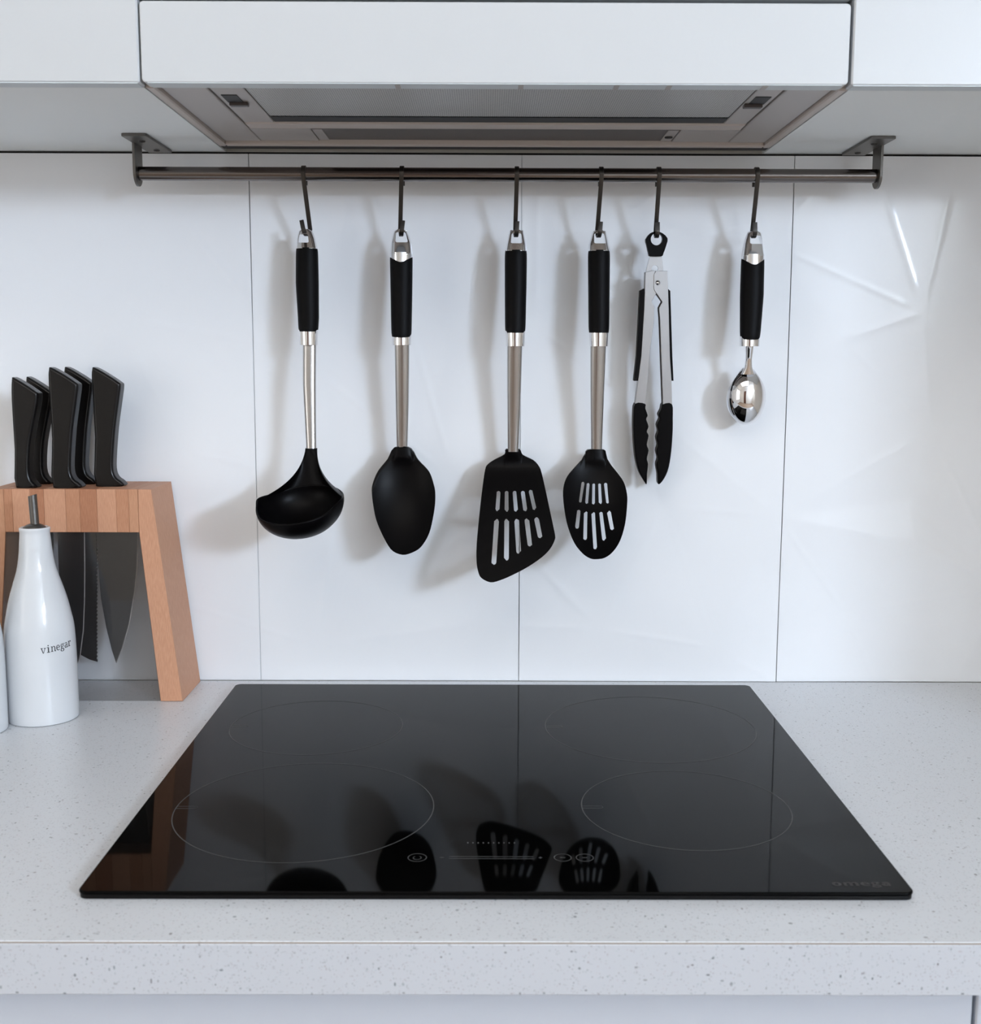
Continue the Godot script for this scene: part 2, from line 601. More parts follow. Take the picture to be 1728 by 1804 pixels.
# glossy white panels moulded with shallow irregular facets
func splashback(wall: Node3D) -> void:
	rng.seed = 4242
	var pts := PackedVector2Array()
	var hs := []
	# the creases that show in the right-hand panel, then a loose scatter
	for q in [[408, 640, 0.0], [397, 400, 1.6], [480, 217, -0.6], [485, 431, 0.9], [523, 640, -0.4], [502, 296, 0.2], [489, 167, 1.2], [600, 115, 0.3], [413, 83, -0.5], [-371, 559, 0.9], [-238, 390, -0.6], [-421, 421, 0.3], [600, 420, -0.5]]:
		pts.append(Vector2(q[0], q[1]) * MM)
		hs.append(q[2] * 1.8 * MM)
	for k in 400:
		var p := Vector2(rng.randf_range(-0.95, 0.36), rng.randf_range(-0.05, 0.66))
		var ok := true
		for o in pts:
			if o.distance_to(p) < 0.125: ok = false
		if ok:
			pts.append(p)
			hs.append(rng.randf_range(-1.9, 1.9) * MM)
	for q in [[-1.2, -0.2], [-1.2, 0.8], [0.9, -0.2], [0.9, 0.8], [0.5, -0.1], [0.62, -0.1]]:
		pts.append(Vector2(q[0], q[1]))
		hs.append(0.0)
	var tr := Geometry2D.triangulate_delaunay(pts)
	var creases := []
	for k in range(0, tr.size(), 3):
		for c in [[tr[k], tr[k + 1]], [tr[k + 1], tr[k + 2]], [tr[k + 2], tr[k]]]:
			if c[0] < c[1] and pts[c[0]].distance_to(pts[c[1]]) < 0.32: creases.append(c)
	var edges := [-0.8807, -0.5770, -0.2733, 0.03045, 0.3342, 0.6379, 0.8000]
	for k in edges.size() - 1:
		var x0: float = edges[k] + 0.0005
		var x1: float = edges[k + 1] - (0.0005 if k < edges.size() - 2 else 0.0)
		var y0 := 0.0005
		var y1 := 0.6018
		var nx := int((x1 - x0) / 0.0025)
		var ny := 240
		var h := PackedFloat32Array()
		var last := 0
		var near := []                                    # creases that cross this panel
		var bounds := Rect2(x0, y0, x1 - x0, y1 - y0).grow(0.01)
		for cr in creases:
			if bounds.intersects(Rect2(pts[cr[0]], Vector2.ZERO).expand(pts[cr[1]])): near.append([pts[cr[0]], pts[cr[1]], pts[cr[0]].lerp(pts[cr[1]], 0.5), pts[cr[0]].distance_to(pts[cr[1]]) / 2 + 0.008])
		for j in ny + 1:
			for i in nx + 1:
				var p := Vector2(lerpf(x0, x1, float(i) / nx), lerpf(y0, y1, float(j) / ny))
				var got := 0.0
				for t0 in range(0, tr.size() / 3):
					var t := (t0 + last) % (tr.size() / 3)
					var a := pts[tr[t * 3]]
					var b := pts[tr[t * 3 + 1]]
					var c := pts[tr[t * 3 + 2]]
					var den := (b - a).cross(c - a)
					var u := (b - p).cross(c - p) / den
					var v := (c - p).cross(a - p) / den
					if u >= -1e-6 and v >= -1e-6 and u + v <= 1.000001:
						got = u * hs[tr[t * 3]] + v * hs[tr[t * 3 + 1]] + (1 - u - v) * hs[tr[t * 3 + 2]]
						last = t
						break
				for cr in near:
					if p.distance_squared_to(cr[2]) < cr[3] * cr[3]:
						var t: float = (p - cr[0]).dot(cr[1] - cr[0]) / (4.0 * (cr[3] - 0.008) * (cr[3] - 0.008))
						if t > 0.03 and t < 0.97:
							var dd: float = (p - cr[0]).cross(cr[1] - cr[0]) / (2.0 * (cr[3] - 0.008))
							if absf(dd) < 0.008: got += 0.00022 * exp(-dd * dd / 0.0000065) * smoothstep(0.03, 0.2, t) * (1.0 - smoothstep(0.8, 0.97, t))
				h.append(got)
		var mb := MB.new()
		var w := nx + 1
		var hh := func(i: int, j: int) -> float:
			i = clampi(i, 1, nx - 1); j = clampi(j, 1, ny - 1)
			return (h[j * w + i] * 2 + h[j * w + i - 1] + h[j * w + i + 1] + h[(j - 1) * w + i] + h[(j + 1) * w + i]) / 6.0 - 0.0004
		var sx := (x1 - x0) / nx
		var sy := (y1 - y0) / ny
		for j in ny + 1:
			for i in w:
				var n := Vector3(-(hh.call(i + 1, j) - hh.call(i - 1, j)) / (2 * sx), -(hh.call(i, j + 1) - hh.call(i, j - 1)) / (2 * sy), 1).normalized()
				mb.pt(Vector3(x0 + sx * i, y0 + sy * j, hh.call(i, j)), n)
		for j in ny:
			for i in nx: mb.quad(j * w + i, j * w + i + 1, (j + 1) * w + i + 1, (j + 1) * w + i)
		mb.box(Vector3(x0, y0, -0.0075), Vector3(x1, y1, -0.0036))
		var o := obj("splashback_panel", mb, M.splash, wall)
		o.position = Vector3(0, CT, 0)
	var g := bx(Vector3(-0.8807, 0.0005, -0.0079), Vector3(RX, 0.6018, -0.0020))
	obj("panel_grout", g, M.grout, wall).position = Vector3(0, CT, 0)

# ---------------------------------------------------------------- cabinets and worktop
func kitchen() -> void:
	# worktop with a mitred drop edge
	var w := thing("worktop", Vector3(0, CT, 0), "pale grey speckled stone worktop with a deep square front edge", "worktop")
	obj("slab", bx(Vector3(-1.2, -0.02, 0.0005), Vector3(RX, 0, 0.6185), 0.0006), M.stone, w)
	obj("front_edge", bx(Vector3(-1.2, -0.0365, 0.6), Vector3(RX, -0.0011, 0.6200), 0.0006), M.stone_shaded, w)
	obj("joint_line", bx(Vector3(-1.2, -0.012, 0.6), Vector3(RX, -0.0005, 0.6193)), M.joint, w, "thin beige glue line along the front edge")
	# units below
	for q in [[-0.9465, -0.3465, "white handleless drawer unit at the left end, under the knife block"], [-0.3465, 0.3240, "white handleless drawer unit directly below the cooktop"], [0.3240, RX - 0.0005, "narrow white handleless drawer unit at the right end of the worktop"]]:
		var b := thing("drawer_unit", Vector3((q[0] + q[1]) / 2, 0, 0), q[2], "cabinet", "white base units")
		var h: float = (q[1] - q[0]) / 2
		obj("body", bx(Vector3(-h + 0.001, 0.1, 0.02), Vector3(h - 0.001, CT - 0.038, 0.578)), M.carcass, b)
		obj("plinth", bx(Vector3(-h, 0, 0.05), Vector3(h, 0.099, 0.53)), M.carcass, b)
		for s in [[0.105, 0.38], [0.383, 0.66], [0.663, 0.8605]]:
			obj("drawer_front", bx(Vector3(-h + 0.0014, s[0], 0.579), Vector3(h - 0.0014, s[1], 0.598), 0.001), M.drawer_shaded, b)
	# wall cupboards
	var y := CT + 0.6043
	for q in [[-0.8985, -0.2985, "white wall cupboard left of the range hood"], [0.2985, RX - 0.0005, "white wall cupboard right of the range hood"]]:
		var b := thing("wall_cupboard", Vector3((q[0] + q[1]) / 2, y, 0), q[2], "cupboard", "white wall cupboards")
		var h: float = (q[1] - q[0]) / 2
		obj("body", bx(Vector3(-h + 0.0005, 0, -0.0075), Vector3(h - 0.0005, 0.70, 0.3105)), M.carcass, b)
		var lo := -h - (0.0 if q[0] < 0 else 0.0040)
		var hi := h + (0.0019 if q[0] < 0 else 0.0)
		var d := obj("door", bx(Vector3(lo, -0.0008, 0.3125), Vector3(hi, 0.70, 0.3305), 0.0012), M.white_front, b)
		obj("edge_band", bx(Vector3(lo + 0.002, -0.0012, 0.3132), Vector3(hi - 0.002, -0.0006, 0.3296)), M.edge_band, d)
	var t := thing("wall_cupboard", Vector3(0, CT + 0.6715, 0), "white wall cupboard above the range hood, its lower edge at the picture top", "cupboard", "white wall cupboards")
	obj("body", bx(Vector3(-0.297, 0.006, -0.0075), Vector3(0.297, 0.633, 0.3105)), M.carcass, t)
	obj("door", bx(Vector3(-0.2948, 0, 0.3125), Vector3(0.2918, 0.633, 0.3305), 0.0012), M.white_front, t)

func hood() -> void:
	var h := thing("range_hood", Vector3(0, CT + 0.6043, 0), "slide-out range hood with white front panel and grey mesh filter beneath", "range hood")
	var f := MB.new()
	f.slab(rrect(-0.2948, -0.0004, 0.2918, 0.0642, 0.0035), 0.3115, 0.3305, 0.0012)
	obj("front_panel", f, M.white_front, h, "white front panel")
	obj("edge_band", bx(Vector3(-0.290, -0.0009, 0.3125), Vector3(0.287, -0.0003, 0.3298)), M.edge_band, h)
	for x in [-0.083, 0.0200, 0.1000, 0.1440, 0.2240]:  # grey tabs drawn for the shadow ticks under the front panel
		obj("shadow_tick", bx(Vector3(x - 0.0022, -0.0013, 0.3128), Vector3(x + 0.0022, -0.0008, 0.3270)), M.hood_metal, h)
	obj("housing", bx(Vector3(-0.2915, 0.012, 0.036), Vector3(0.2915, 0.064, 0.3105)), M.hood_metal, h)
	# rim round the underside
	for q in [[-0.2978, -0.2895, 0.036, 0.3105], [0.2895, 0.2978, 0.036, 0.3105]]:
		obj("rim", bx(Vector3(q[0], -0.0006, q[2]), Vector3(q[1], 0.02, q[3]), 0.0012), M.hood_rim, h)
	obj("rim", bx(Vector3(-0.2894, -0.0006, 0.036), Vector3(0.2894, 0.012, 0.0455), 0.0012), M.hood_rim, h)
	obj("rim", bx(Vector3(-0.2978, 0.001, 0.012), Vector3(0.2978, 0.02, 0.0355)), M.hood_black, h)  # black bar standing for the shadow gap behind the rear rim
	# side panels, rear panel
	obj("side_panel", bx(Vector3(-0.2888, 0.003, 0.0475), Vector3(-0.2500, 0.012, 0.3100), 0.0008), M.hood_metal, h)
	obj("side_panel", bx(Vector3(0.2500, 0.003, 0.0475), Vector3(0.2888, 0.012, 0.3100), 0.0008), M.hood_metal, h)
	obj("rear_panel", bx(Vector3(-0.2496, 0.0034, 0.1140), Vector3(0.2496, 0.012, 0.1385), 0.0015), M.hood_rim, h)
	obj("rear_panel", bx(Vector3(-0.2496, 0.0034, 0.0475), Vector3(-0.1880, 0.012, 0.1135), 0.0006), M.hood_metal, h)
	obj("rear_panel", bx(Vector3(0.1890, 0.0034, 0.0475), Vector3(0.2496, 0.012, 0.1135), 0.0006), M.hood_metal, h)
	var l := obj("light_cover", bx(Vector3(-0.1870, 0.0046, 0.0485), Vector3(0.1880, 0.0062, 0.1120)), M.hood_dark, h, "dark recessed light cover")
	obj("cover_end", bx(Vector3(-0.1870, 0.0038, 0.0490), Vector3(-0.1765, 0.0046, 0.1080), 0.0006), M.hood_metal, l)
	obj("cover_end", bx(Vector3(0.1765, 0.0038, 0.0490), Vector3(0.1880, 0.0046, 0.1080), 0.0006), M.hood_metal, l)
	var sw := MB.new()
	sw.lathe([Vector2(0.0005, -0.001), Vector2(0.004, -0.001), Vector2(0.0045, 0.002)], Vector3(0.182, 0.0036, 0.074), 20)
	obj("switch", sw, M.hood_black, l)
	# filter cassette
	var c := obj("filter_frame", bx(Vector3(-0.2490, 0.0046, 0.1395), Vector3(-0.2195, 0.012, 0.3100), 0.0006), M.hood_metal, h)
	obj("filter_frame", bx(Vector3(0.2265, 0.0046, 0.1395), Vector3(0.2490, 0.012, 0.3100), 0.0006), M.hood_metal, h)
	obj("filter_frame", bx(Vector3(-0.2194, 0.0052, 0.1395), Vector3(0.2264, 0.012, 0.1690), 0.0006), M.hood_black, h)
	obj("filter_mesh", bx(Vector3(-0.2185, 0.0052, 0.1640), Vector3(0.2255, 0.011, 0.3100), 0.0004), M.filter, h, "perforated grey metal filter mesh")
	for s in [-1.0, 1.0]:
		obj("latch", bx(Vector3(minf(s * 0.2445, s * 0.2305), 0.0040, 0.232), Vector3(maxf(s * 0.2445, s * 0.2305), 0.0047, 0.262)), M.hood_black, h)
		obj("latch_tab", bx(Vector3(minf(s * 0.2435, s * 0.2265), 0.0012, 0.226), Vector3(maxf(s * 0.2435, s * 0.2265), 0.0046, 0.2335), 0.0006), M.hood_dark, h)

func rail() -> void:
	var r := thing("utensil_rail", Vector3(0, CT + 0.5717, 0.056), "brushed steel utensil rail on two brackets under the cupboards", "rail")
	var t := MB.new()
	t.tube([Vector3(-0.3805, 0, 0), Vector3(-0.19, 0, 0), Vector3(0, 0, 0), Vector3(0.2, 0, 0), Vector3(0.4085, 0, 0)], 0.0072, 40)
	obj("tube", t, M.rail_steel, r)
	for s in [[-0.3805, 1.0], [0.4085, -1.0]]:
		var b := MB.new()
		# flat arm with a round lower end, bent over into the fixing plate
		var o := PackedVector2Array()
		for i in 13: o.append(Vector2(cos(PI + PI * i / 12) * 0.0135, sin(PI + PI * i / 12) * 0.0135))
		o.append(Vector2(0.0135, 0.0300)); o.append(Vector2(-0.0135, 0.0300))
		b.slab(o, -0.0015, 0.0015, 0.0006, 2)
		var arm := obj("arm", b, M.bracket_steel, r)
		arm.rotation.y = PI / 2
		arm.position = Vector3(s[0], 0, 0)
		var p := MB.new()
		var x1: float = s[0] + s[1] * 0.0245
		p.slab(rrect(minf(s[0] - s[1] * 0.0015, x1), -0.05, maxf(s[0] - s[1] * 0.0015, x1), 0.05, 0.002, 3), -0.0014, 0.0014, 0.0005, 2)
		var pl := obj("fixing_plate", p, M.bracket_steel, r)
		pl.rotation.x = PI / 2
		pl.position = Vector3(0, 0.0310, 0.0005)
		for z in [-0.032, 0.022]:
			var k := MB.new()
			k.lathe([Vector2(0.0004, -0.0016), Vector2(0.0028, -0.0012), Vector2(0.0036, 0.0)], Vector3(0, 0, 0), 20)
			obj("screw", k, M.hook_steel, r).position = Vector3(s[0] + s[1] * 0.012, 0.0296, z)

func cooktop() -> void:
	var c := thing("cooktop", Vector3(0, CT, 0.3), "black glass four-zone cooktop set in the speckled worktop", "cooktop")
	var z0 := 0.0342 - 0.3
	var z1 := 0.5599 - 0.3
	var g := MB.new()
	g.slab(rrect(-0.295, -z1, 0.295, -z0, 0.007, 8), 0.0032, 0.0060, 0.0012, 3)
	var gl := obj("glass", g, M.hob_glass, c)
	gl.rotation.x = -PI / 2
	var e := MB.new()
	e.slab(rrect(-0.2944, -z1 + 0.0006, 0.2944, -z0 - 0.0006, 0.0066, 8), 0.0002, 0.0031, 0.0004, 2)
	obj("frame", e, M.hob_edge, c).rotation.x = -PI / 2
	for q in [[-0.180, 0.1884, 0.0875], [-0.1583, 0.4056, 0.1075], [0.1587, 0.1893, 0.1065], [0.1591, 0.4033, 0.0870]]:
		var m := MB.new()
		var at := Vector3(q[0], 0, q[1] - 0.3)
		annulus(m, at, q[2], q[2] - 0.0008, 96)
		obj("zone_ring", m, M.hob_print, c)
		var p := MB.new()
		var x: float = q[0] - q[2]
		for s in [-1.0, 1.0]:
			line(p, Vector2(x, q[1] - 0.3 + s * 0.0024), Vector2(x + 0.0155, q[1] - 0.3 + s * 0.0024), 0.0004)
		arc(p, Vector3(x + 0.0155, 0, q[1] - 0.3), 0.0024, -PI / 2, PI / 2, 0.0004)
		obj("zone_mark", p, M.hob_print, c)
	var k := MB.new()
	annulus(k, Vector3(-0.0590, 0, 0.2030), 0.0072, 0.0066, 40)
	arc(k, Vector3(-0.0590, 0, 0.2035), 0.0030, -PI * 0.32, PI * 1.32, 0.0005)
	line(k, Vector2(-0.0590, 0.1992), Vector2(-0.0590, 0.2030), 0.0005)
	obj("power_mark", k, M.hob_print, c)
	var s := MB.new()
	for dz in [-0.0018, 0.0018]: line(s, Vector2(-0.0350, 0.2028 + dz), Vector2(0.0285, 0.2028 + dz), 0.0004)
	for x in [-0.0405, 0.0335]:
		line(s, Vector2(x - 0.0014, 0.2028), Vector2(x + 0.0014, 0.2028), 0.0006)
		if x > 0: line2(s, Vector2(x, 0.2014), Vector2(x, 0.2042), 0.0006)
	obj("slider_mark", s, M.hob_print, c)
	for q in [[0.0502, 0.0067], [0.0668, 0.0067]]:
		var m := MB.new()
		annulus(m, Vector3(q[0], 0, 0.2026), q[1], q[1] - 0.0006, 40)
		line(m, Vector2(q[0] - 0.002, 0.2026), Vector2(q[0] + 0.002, 0.2026), 0.0006)
		obj("touch_mark", m, M.hob_print, c)
	var d := MB.new()
	for i in 10:
		line2(d, Vector2(-0.0215 + i * 0.004, 0.1750), Vector2(-0.0215 + i * 0.004, 0.1772), 0.0009)
	obj("level_marks", d, M.hob_print, c)
	var t := text("omega", 0.0118, "Droid Sans", 700, 0.0006)
	var lo := put("logo", t, M.hob_logo, c, "dark grey lettering")
	var bb := t.get_aabb()
	var sc := 0.0414 / bb.size.x
	lo.scale = Vector3(sc, 0.86, 1.0)
	lo.rotation.x = -PI / 2
	lo.position = Vector3(0.2399 - bb.position.x * sc, 0.0059, 0.2455)

func annulus(m: MB, at: Vector3, r1: float, r0: float, seg: int) -> void:
	arc(m, at, (r0 + r1) / 2, 0.0, TAU, r1 - r0, seg)

func arc(m: MB, at: Vector3, r: float, a0: float, a1: float, w: float, seg := 24) -> void:
	var f := m.v.size()
	for i in seg + 1:
		var a := lerpf(a0, a1, float(i) / seg)
		for k in [r - w / 2, r + w / 2]: m.pt(at + Vector3(cos(a) * k, 0.00612, sin(a) * k), Vector3.UP)
	for i in seg: m.quad(f + i * 2, f + i * 2 + 1, f + i * 2 + 3, f + i * 2 + 2)

func line(m: MB, a: Vector2, b: Vector2, w: float) -> void:
	m.box(Vector3(a.x, 0.0058, a.y - w / 2), Vector3(b.x, 0.00613, a.y + w / 2))

func line2(m: MB, a: Vector2, b: Vector2, w: float) -> void:
	m.box(Vector3(a.x - w / 2, 0.0058, a.y), Vector3(a.x + w / 2, 0.00613, b.y))

func text(s: String, size: float, font: String, weight := 400, depth := 0.0003) -> TextMesh:
	var f := SystemFont.new()
	f.font_names = PackedStringArray([font])
	f.font_weight = weight
	var t := TextMesh.new()
	t.text = s
	t.font = f
	t.font_size = 64
	t.pixel_size = size / 64.0
	t.depth = depth
	t.curve_step = 1.0
	return t

# ---------------------------------------------------------------- things on the rail
const HANG := {"ladle": [-204.5, 512.0], "spoon": [-101.0, 512.3], "turner": [23.7, 512.1], "slotted": [113.6, 511.8], "tongs": [176.5, 511.4], "scoop": [281.7, 511.8]}

func hang_at(k: String) -> Vector3:
	return Vector3(HANG[k][0] * MM, CT + HANG[k][1] * MM, 0.043)

# S hook of flat strip: over the rail, down its front, loop and tip towards the room
func hook(x_top: float, x_low: float, x_tip: float, y_low: float, label: String) -> void:
	var at := Vector3(x_top, CT + 0.5717, 0.056)
	var h := thing("s_hook", at, label, "hook", "flat steel S hooks on the rail")
	var path := []
	var rr := 0.0080
	path.append(Vector3(0, -0.0105, -rr))
	path.append(Vector3(0, -0.004, -rr))
	for i in 9:
		var a := PI - PI * i / 8
		path.append(Vector3(0, sin(a) * rr, cos(a) * rr))
	var yb := y_low - CT - 0.5717                          # underside of the loop, relative to the rail
	var lr := 0.0068
	var dx := x_low - x_top
	for i in range(1, 9):                                  # the shank leans back to the wall
		var t := i / 8.0
		path.append(Vector3(dx * t, lerpf(0, yb + lr, t), rr + 0.0006 - 0.0280 * t))
	var zb := rr + 0.0006 - 0.0280
	for i in range(1, 10):
		var a := PI + PI * i / 9
		var t := i / 9.0
		path.append(Vector3(dx + (x_tip - x_low) * (t * 0.75), yb + lr + sin(a) * lr, zb + lr + cos(a) * lr))
	path.append(Vector3(x_tip - x_top, yb + lr + 0.0085, zb + 2 * lr - 0.002))
	var rings := []
	for i in path.size():
		var d: Vector3 = (path[mini(i + 1, path.size() - 1)] - path[maxi(i - 1, 0)]).normalized()
		var side := Vector3.RIGHT
		side = (side - d * side.dot(d)).normalized()
		var nrm := side.cross(d)
		var w := 0.0023
		var t := 0.0007
		var c: Vector3 = path[i]
		rings.append(PackedVector3Array([c + side * w + nrm * t, c + side * w * 0.85 + nrm * t * 1.4, c - side * w * 0.85 + nrm * t * 1.4, c - side * w + nrm * t, c - side * w - nrm * t, c - side * w * 0.85 - nrm * t * 1.4, c + side * w * 0.85 - nrm * t * 1.4, c + side * w - nrm * t]))
	var mb := MB.new()
	mb.skin(rings)
	obj("strip", mb, M.hook_steel, h)

func zat(y: float) -> float:                              # the handles slope away from the wall
	return 0.0080 * clampf((y + 0.016) / -0.092, 0.0, 1.0)

# chrome end with its hanging hole, rubber grip, chrome collar
func handle(o: Node3D, cap: Array, grip: Array, collar: Array, hole: Array, dip: float) -> void:
	var outline := PackedVector2Array()
	var m := cap.size() / 3
	for i in m: outline.append(Vector2(cap[i * 3 + 1] - cap[i * 3 + 2], cap[i * 3]) * MM)
	var yb: float = cap[m * 3 - 3] * MM - 0.001
	var w := rows(cap, yb)
	var lft := smooth(outline, 5, false)
	lft.append(Vector2(w.x - w.y, yb))
	var rgt := PackedVector2Array()
	for p in lft:
		var cw := rows(cap, p.y)
		rgt.append(Vector2(2 * cw.x - p.x, p.y))
	rgt.reverse()
	lft.append_array(rgt)
	var top: float = cap[0] * MM
	var tz := func(y: float) -> float: return lerpf(0.0095, 0.0052, clampf((y - yb) / (top - yb), 0, 1))
	var ft := func(x: float, y: float) -> float:
		var c := rows(cap, y)
		var k := minf(absf((x - c.x) / (c.y + 0.0002)), 0.995)
		return tz.call(y) * pow(1.0 - pow(k, 3.4), 0.5)
	var fb := func(x: float, y: float) -> float: return -ft.call(x, y)
	var hl := smooth(P(hole), 1)
	var hr := PackedVector2Array()
	for i in 4:                                             # round the corners of the hole
		var a := hl[i]
		hr.append(a.lerp(hl[(i + 3) % 4], 0.14)); hr.append(a.lerp((hl[(i + 3) % 4] + hl[(i + 1) % 4]) / 2, 0.08)); hr.append(a.lerp(hl[(i + 1) % 4], 0.14))
	var c := (hl[0] + hl[1] + hl[2] + hl[3]) / 4
	var mb := MB.new()
	mb.dome(lft, c, ft, fb, hr, 88, 10)
	if dip > 0.0:                                           # tongue of chrome reaching down the front of the grip
		var rings := []
		for i in 9:
			var y: float = yb + 0.002 - i * (dip + 0.006) / 8
			var q := rows(grip, y)
			rings.append(MB.ring(Vector3(q.x, y, zat(y)), q.y * 0.985, 0.0096, 40))
		mb.skin(rings)
	obj("end_cap", mb, M.chrome, o, "chrome end cap with hanging hole")
	var g := MB.new()
	var rings := []
	var g0: float = grip[0] * MM
	var g1: float = grip[grip.size() - 3] * MM
	for i in 25:
		var t := i / 24.0
		var ring_ := PackedVector3Array()
		var shrink := 1.0 - 0.05 * pow(absf(t * 2 - 1), 14)
		for j in 44:
			var a := TAU * j / 44
			var front := maxf(0.0, sin(a))
			var y := lerpf(g0 - dip * front * front, g1 - (0.0018 if dip > 0.0 else 0.0004) * front, t)
			var q := rows(grip, y)
			ring_.append(Vector3(q.x + cos(a) * q.y * shrink, y, sin(a) * 0.0102 * shrink + zat(y)))
		rings.append(ring_)
	g.skin(rings)
	obj("grip", g, M.rubber, o, "black rubber grip")
	var k := MB.new()
	rings = []
	var c0: float = collar[0] * MM
	var c1: float = collar[3] * MM
	for i in 7:
		var y := lerpf(c0 + 0.002, c1, i / 6.0)
		var q := rows(collar, y)
		rings.append(MB.ring(Vector3(q.x, y, 0.0080), q.y, q.y * 0.86, 40))
	k.skin(rings)
	obj("collar", k, M.chrome, o, "chrome collar")

func shank(o: Node3D, r: Array, z0: float, z1: float, flat_: float) -> void:
	var mb := MB.new()
	var rings := []
	var y0: float = r[0] * MM + 0.002
	var y1: float = r[r.size() - 3] * MM - 0.003
	for i in 17:
		var t := i / 16.0
		var y := lerpf(y0, y1, t)
		var q := rows(r, y)
		rings.append(MB.ring(Vector3(q.x, y, lerpf(z0, z1, t)), q.y, lerpf(q.y * flat_, 0.0042, t), 36, 2.3))
	mb.skin(rings)
	obj("shank", mb, M.brushed, o, "brushed steel shank")

# a spoon bowl whose rim plane leans out from the wall below y0
func bowl_fn(c: Vector2, r: Vector2, depth: float, y0: float, z0: float, lean: float) -> Callable:
	return func(x: float, y: float) -> float:
		var w := smoothstep(-0.258, -0.2360, y)
		var q := Vector2((x - c.x) / r.x, (y - c.y) / r.y).length_squared()
		var t := (y0 - y) / 2.0
		var z := z0 + lean * (t + sqrt(t * t + 0.000009)) - depth * maxf(0.0, 1.0 - q)
		return z + w * 0.0046 * sqrt(maxf(0.0, 1.0 - pow(x / 0.0112, 2)))

func under(f: Callable, thin: float) -> Callable:
	return func(x: float, y: float) -> float: return f.call(x, y) - lerpf(thin, 0.0080, smoothstep(-0.258, -0.2360, y))

func slotted_head(o: Node3D, outline: PackedVector2Array, top: Array, bot: Array, rt: float, rb: float, f: Callable, fb: Callable, label: String) -> void:
	var sl := []
	var S := 100.0                                        # work at a larger scale than metres
	var a := P(top)
	var b := P(bot)
	for i in 5: sl.append([a[2 * i], a[2 * i + 1], rt])
	for i in 5: sl.append([b[2 * i], b[2 * i + 1], rb])
	# shorten every slot by its radius: the lists give the outer ends
	for q in sl:
		var d: Vector2 = (q[1] - q[0]).normalized()
		q[0] += d * q[2] * 0.6; q[1] -= d * q[2] * 0.6
		q[0] *= S; q[1] *= S; q[2] *= S
	var big := PackedVector2Array()
	for p in outline: big.append(p * S)
	var r := slots_big(big, sl)
	var pieces := []
	for pc in r[0]:
		var q := PackedVector2Array()
		for p in pc: q.append(p / S)
		pieces.append(q)
	var mb := MB.new()
	mb.sheet(pieces, [outline], f, fb, 3)
	for cut in r[1]:
		var q := PackedVector2Array()
		for p in cut: q.append(p / S)
		mb.wall(q, f, fb, true)
	obj("head", mb, M.nylon, o, label)

func slots_big(outline: PackedVector2Array, sl: Array) -> Array:
	var cuts := []
	for q in sl: cuts.append(capsule(q[0], q[1], q[2]))
	var lines := []
	for i in 5:
		var a: Vector2 = (sl[i][0] + sl[i][1]) / 2
		var b: Vector2 = (sl[i + 5][0] + sl[i + 5][1]) / 2
		# a broken line through both slots, carried on beyond their ends
		var pa: Vector2 = sl[i][0] - (sl[i][1] - sl[i][0]).normalized() * 4.0
		lines.append([Vector2(a.x + (a.x - b.x) * 0.2, 20.0), pa, a, b, sl[i + 5][1], Vector2(sl[i + 5][1].x + i * 0.2 - 0.4, -60.0)])
	var pieces := []
	for i in 6:
		var poly := PackedVector2Array()
		if i == 0: poly.append_array([Vector2(-50, 20), Vector2(-50, -60)])
		else:
			for p in lines[i - 1]: poly.append(p)
		var rgt := []
		if i == 5: rgt = [Vector2(50, 20), Vector2(50, -60)]
		else: rgt = lines[i].duplicate()
		rgt.reverse()
		for p in rgt: poly.append(p)
		for pc in Geometry2D.intersect_polygons(outline, poly):
			var todo := [pc]
			for cut in cuts:
				var nx := []
				for t in todo: nx.append_array(Geometry2D.clip_polygons(t, cut))
				todo = nx
			pieces.append_array(todo)
	return [pieces, cuts]

